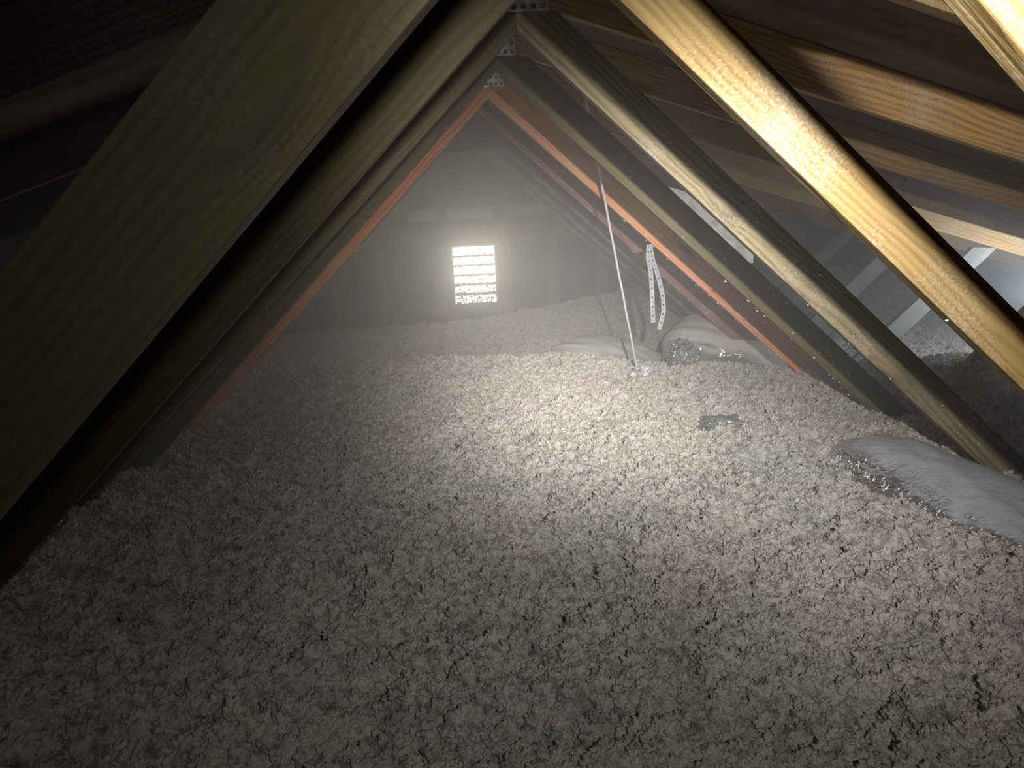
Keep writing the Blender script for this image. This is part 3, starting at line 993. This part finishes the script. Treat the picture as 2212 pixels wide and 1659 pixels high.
YS = 2.765
st = empty('hanger_strap', tuple(at(1405, 530, YS)))
tag(st, 'perforated metal hanger strap looped down beside the cord', 'strap')
bm = strap('strand', [(1402, 528), (1400, 552), (1406, 590), (1409, 640), (1411, 697)], 0.0165, YS)
for v in bm.verts: v.co -= st.location
bm_obj('strand', bm, M['strap'], st)
bm = strap('strand', [(1404, 528), (1410, 562), (1423, 600), (1432, 640), (1434, 672), (1424, 712)], 0.0165, YS + .02)
for v in bm.verts: v.co -= st.location
bm_obj('strand', bm, M['strap'], st)


def blob(name, c, size, rot, m, seed, label=None, cat=None, lump=0.2, nu=160, nv=80, power=2.6, parent=None, wr=0.0, wf=9.0):
    """Soft stuffed bag: a superellipsoid with slumped, gently wrinkled skin."""
    U = np.linspace(0, 2 * np.pi, nu, endpoint=False); V = np.linspace(-np.pi / 2, np.pi / 2, nv)
    uu, vv = np.meshgrid(U, V)
    e = 2.0 / power
    sg = lambda a: np.sign(a) * np.abs(a) ** e
    x = sg(np.cos(vv)) * sg(np.cos(uu)); y = sg(np.cos(vv)) * sg(np.sin(uu)); z = sg(np.sin(vv))
    n = fbm(x * 1.3 + y * .7 + seed, z * 1.6 + y * 1.1 + 5, seed, 3) - .5
    w = fbm(x * wf + seed * 3, (y + z) * wf * 0.35, seed + 4, 4) - .5
    r = 1 + lump * n * 2 + wr * w
    co = (np.stack([x * r, y * r, z * r], -1) * np.array(size)).reshape(-1, 3)
    idx = np.arange(nu * nv).reshape(nv, nu)
    q = np.stack([idx[:-1], np.roll(idx[:-1], -1, 1), np.roll(idx[1:], -1, 1), idx[1:]], -1).reshape(-1, 4)
    me = bpy.data.meshes.new(name)
    me.from_pydata(co.tolist(), [], q.tolist())
    bm = bmesh.new(); bm.from_mesh(me)
    bmesh.ops.remove_doubles(bm, verts=bm.verts, dist=1e-5)
    bm.to_mesh(me); bm.free()
    o = link(name, me, m, parent)
    o.matrix_local = Matrix.Translation(c) @ rot.to_4x4()
    me.shade_smooth()
    if label:
        tag(o, label, cat)
    return o


def E(a, b, c):
    return Matrix.Rotation(math.radians(c), 4, 'Z') @ Matrix.Rotation(math.radians(b), 4, 'Y') @ Matrix.Rotation(math.radians(a), 4, 'X')


bag = empty('insulation_bag', at(1585, 785, 3.6) + Vector((0, 0, .02)))
tag(bag, 'large dusty grey plastic bag slumped at the foot of the reddish truss', 'bag')
blob('bag_body', Vector((0, 0, 0)), (0.34, 0.24, 0.20), E(0, 18, -14), M['film_grey'], 3, parent=bag, wr=0.04, lump=0.12, power=2.3)
blob('bag_end', Vector((-0.27, -0.05, 0.03)), (0.09, 0.16, 0.12), E(0, 10, -10), M['film_clear'], 8, parent=bag, wr=0.35, power=2.2)
sh = blob('plastic_sheet', at(1310, 800, 3.8), (0.34, 0.26, 0.17), E(0, 10, 0), M['film_grey'], 13,
          'smooth dusty grey mound of plastic lying behind the cord', 'plastic sheet', power=2.0, lump=0.12)
sc_ = empty('plastic_scrap', at(1580, 745, 3.45))
tag(sc_, 'small crumpled scrap of clear plastic standing between bag and truss', 'plastic scrap')
blob('crumpled_film', Vector((0, 0, 0)), (0.022, 0.018, 0.065), E(4, 12, 20), M['film_clear'], 21, parent=sc_, wr=0.9, wf=4, power=2.2, nu=60, nv=40)

fo = blob('crumpled_foil', at(1385, 812, 3.08), (0.055, 0.04, 0.04), E(0, 0, 20), M['foil'], 31,
          'brilliantly shining crumple of foil where the cord meets the insulation', 'foil', wr=0.9, wf=4, power=2.0, nu=80, nv=40)

p = at(1590, 940, 2.20)
blob('clear_bag', p + Vector((0, 0, .006)), (0.12, 0.12, 0.05), E(-6, 8, -10), M['film_clear'], 41,
     'clear plastic bag half buried in the insulation, small sparkling creases', 'plastic bag', wr=0.28, wf=6, power=2.2)

# long plastic covered roll running down to the right
a_, b_ = at(1870, 1070, 1.74), at(2330, 1370, 1.14)
mid_ = (a_ + b_) / 2 + Vector((0.02, 0.05, 0.055))
d_ = (b_ - a_)
yaw_ = math.degrees(math.atan2(d_.y, d_.x))
blob('plastic_wrapped_roll', mid_, (d_.length / 2 + .06, 0.15, 0.125), E(0, math.degrees(-math.atan2(d_.z, math.hypot(d_.x, d_.y))), yaw_), M['film_roll'], 51,
     'long plastic wrapped roll half buried beside the right webs, one flank sparkling', 'wrapped roll', wr=0.03, wf=12, lump=0.08, power=2.6, nu=300, nv=120)

# haze
bm = bmesh.new()
prism(bm, [(-EAVE_X + .02, 0.02), (EAVE_X - .02, 0.02), (EAVE_X - .02, DECK_TOP - CH_SL * EAVE_X), (0, DECK_TOP - .01), (-EAVE_X + .02, DECK_TOP - CH_SL * EAVE_X)], 1.15, WALL_Y - .01)
hz = bm_obj('dust_haze', bm, None)
m, nt, b = mat('airborne_dust')
nt.nodes.remove(b)
vs = nt.nodes.new('ShaderNodeVolumeScatter')
vs.inputs['Color'].default_value = (0.90, 0.94, 1.0, 1)
vs.inputs['Density'].default_value = 0.19
vs.inputs['Anisotropy'].default_value = 0.55
nt.links.new(vs.outputs[0], nt.nodes['Material Output'].inputs['Volume'])
hz.data.materials.append(m)
tag(hz, 'pale dusty haze hanging in the attic air', 'haze', kind='stuff')
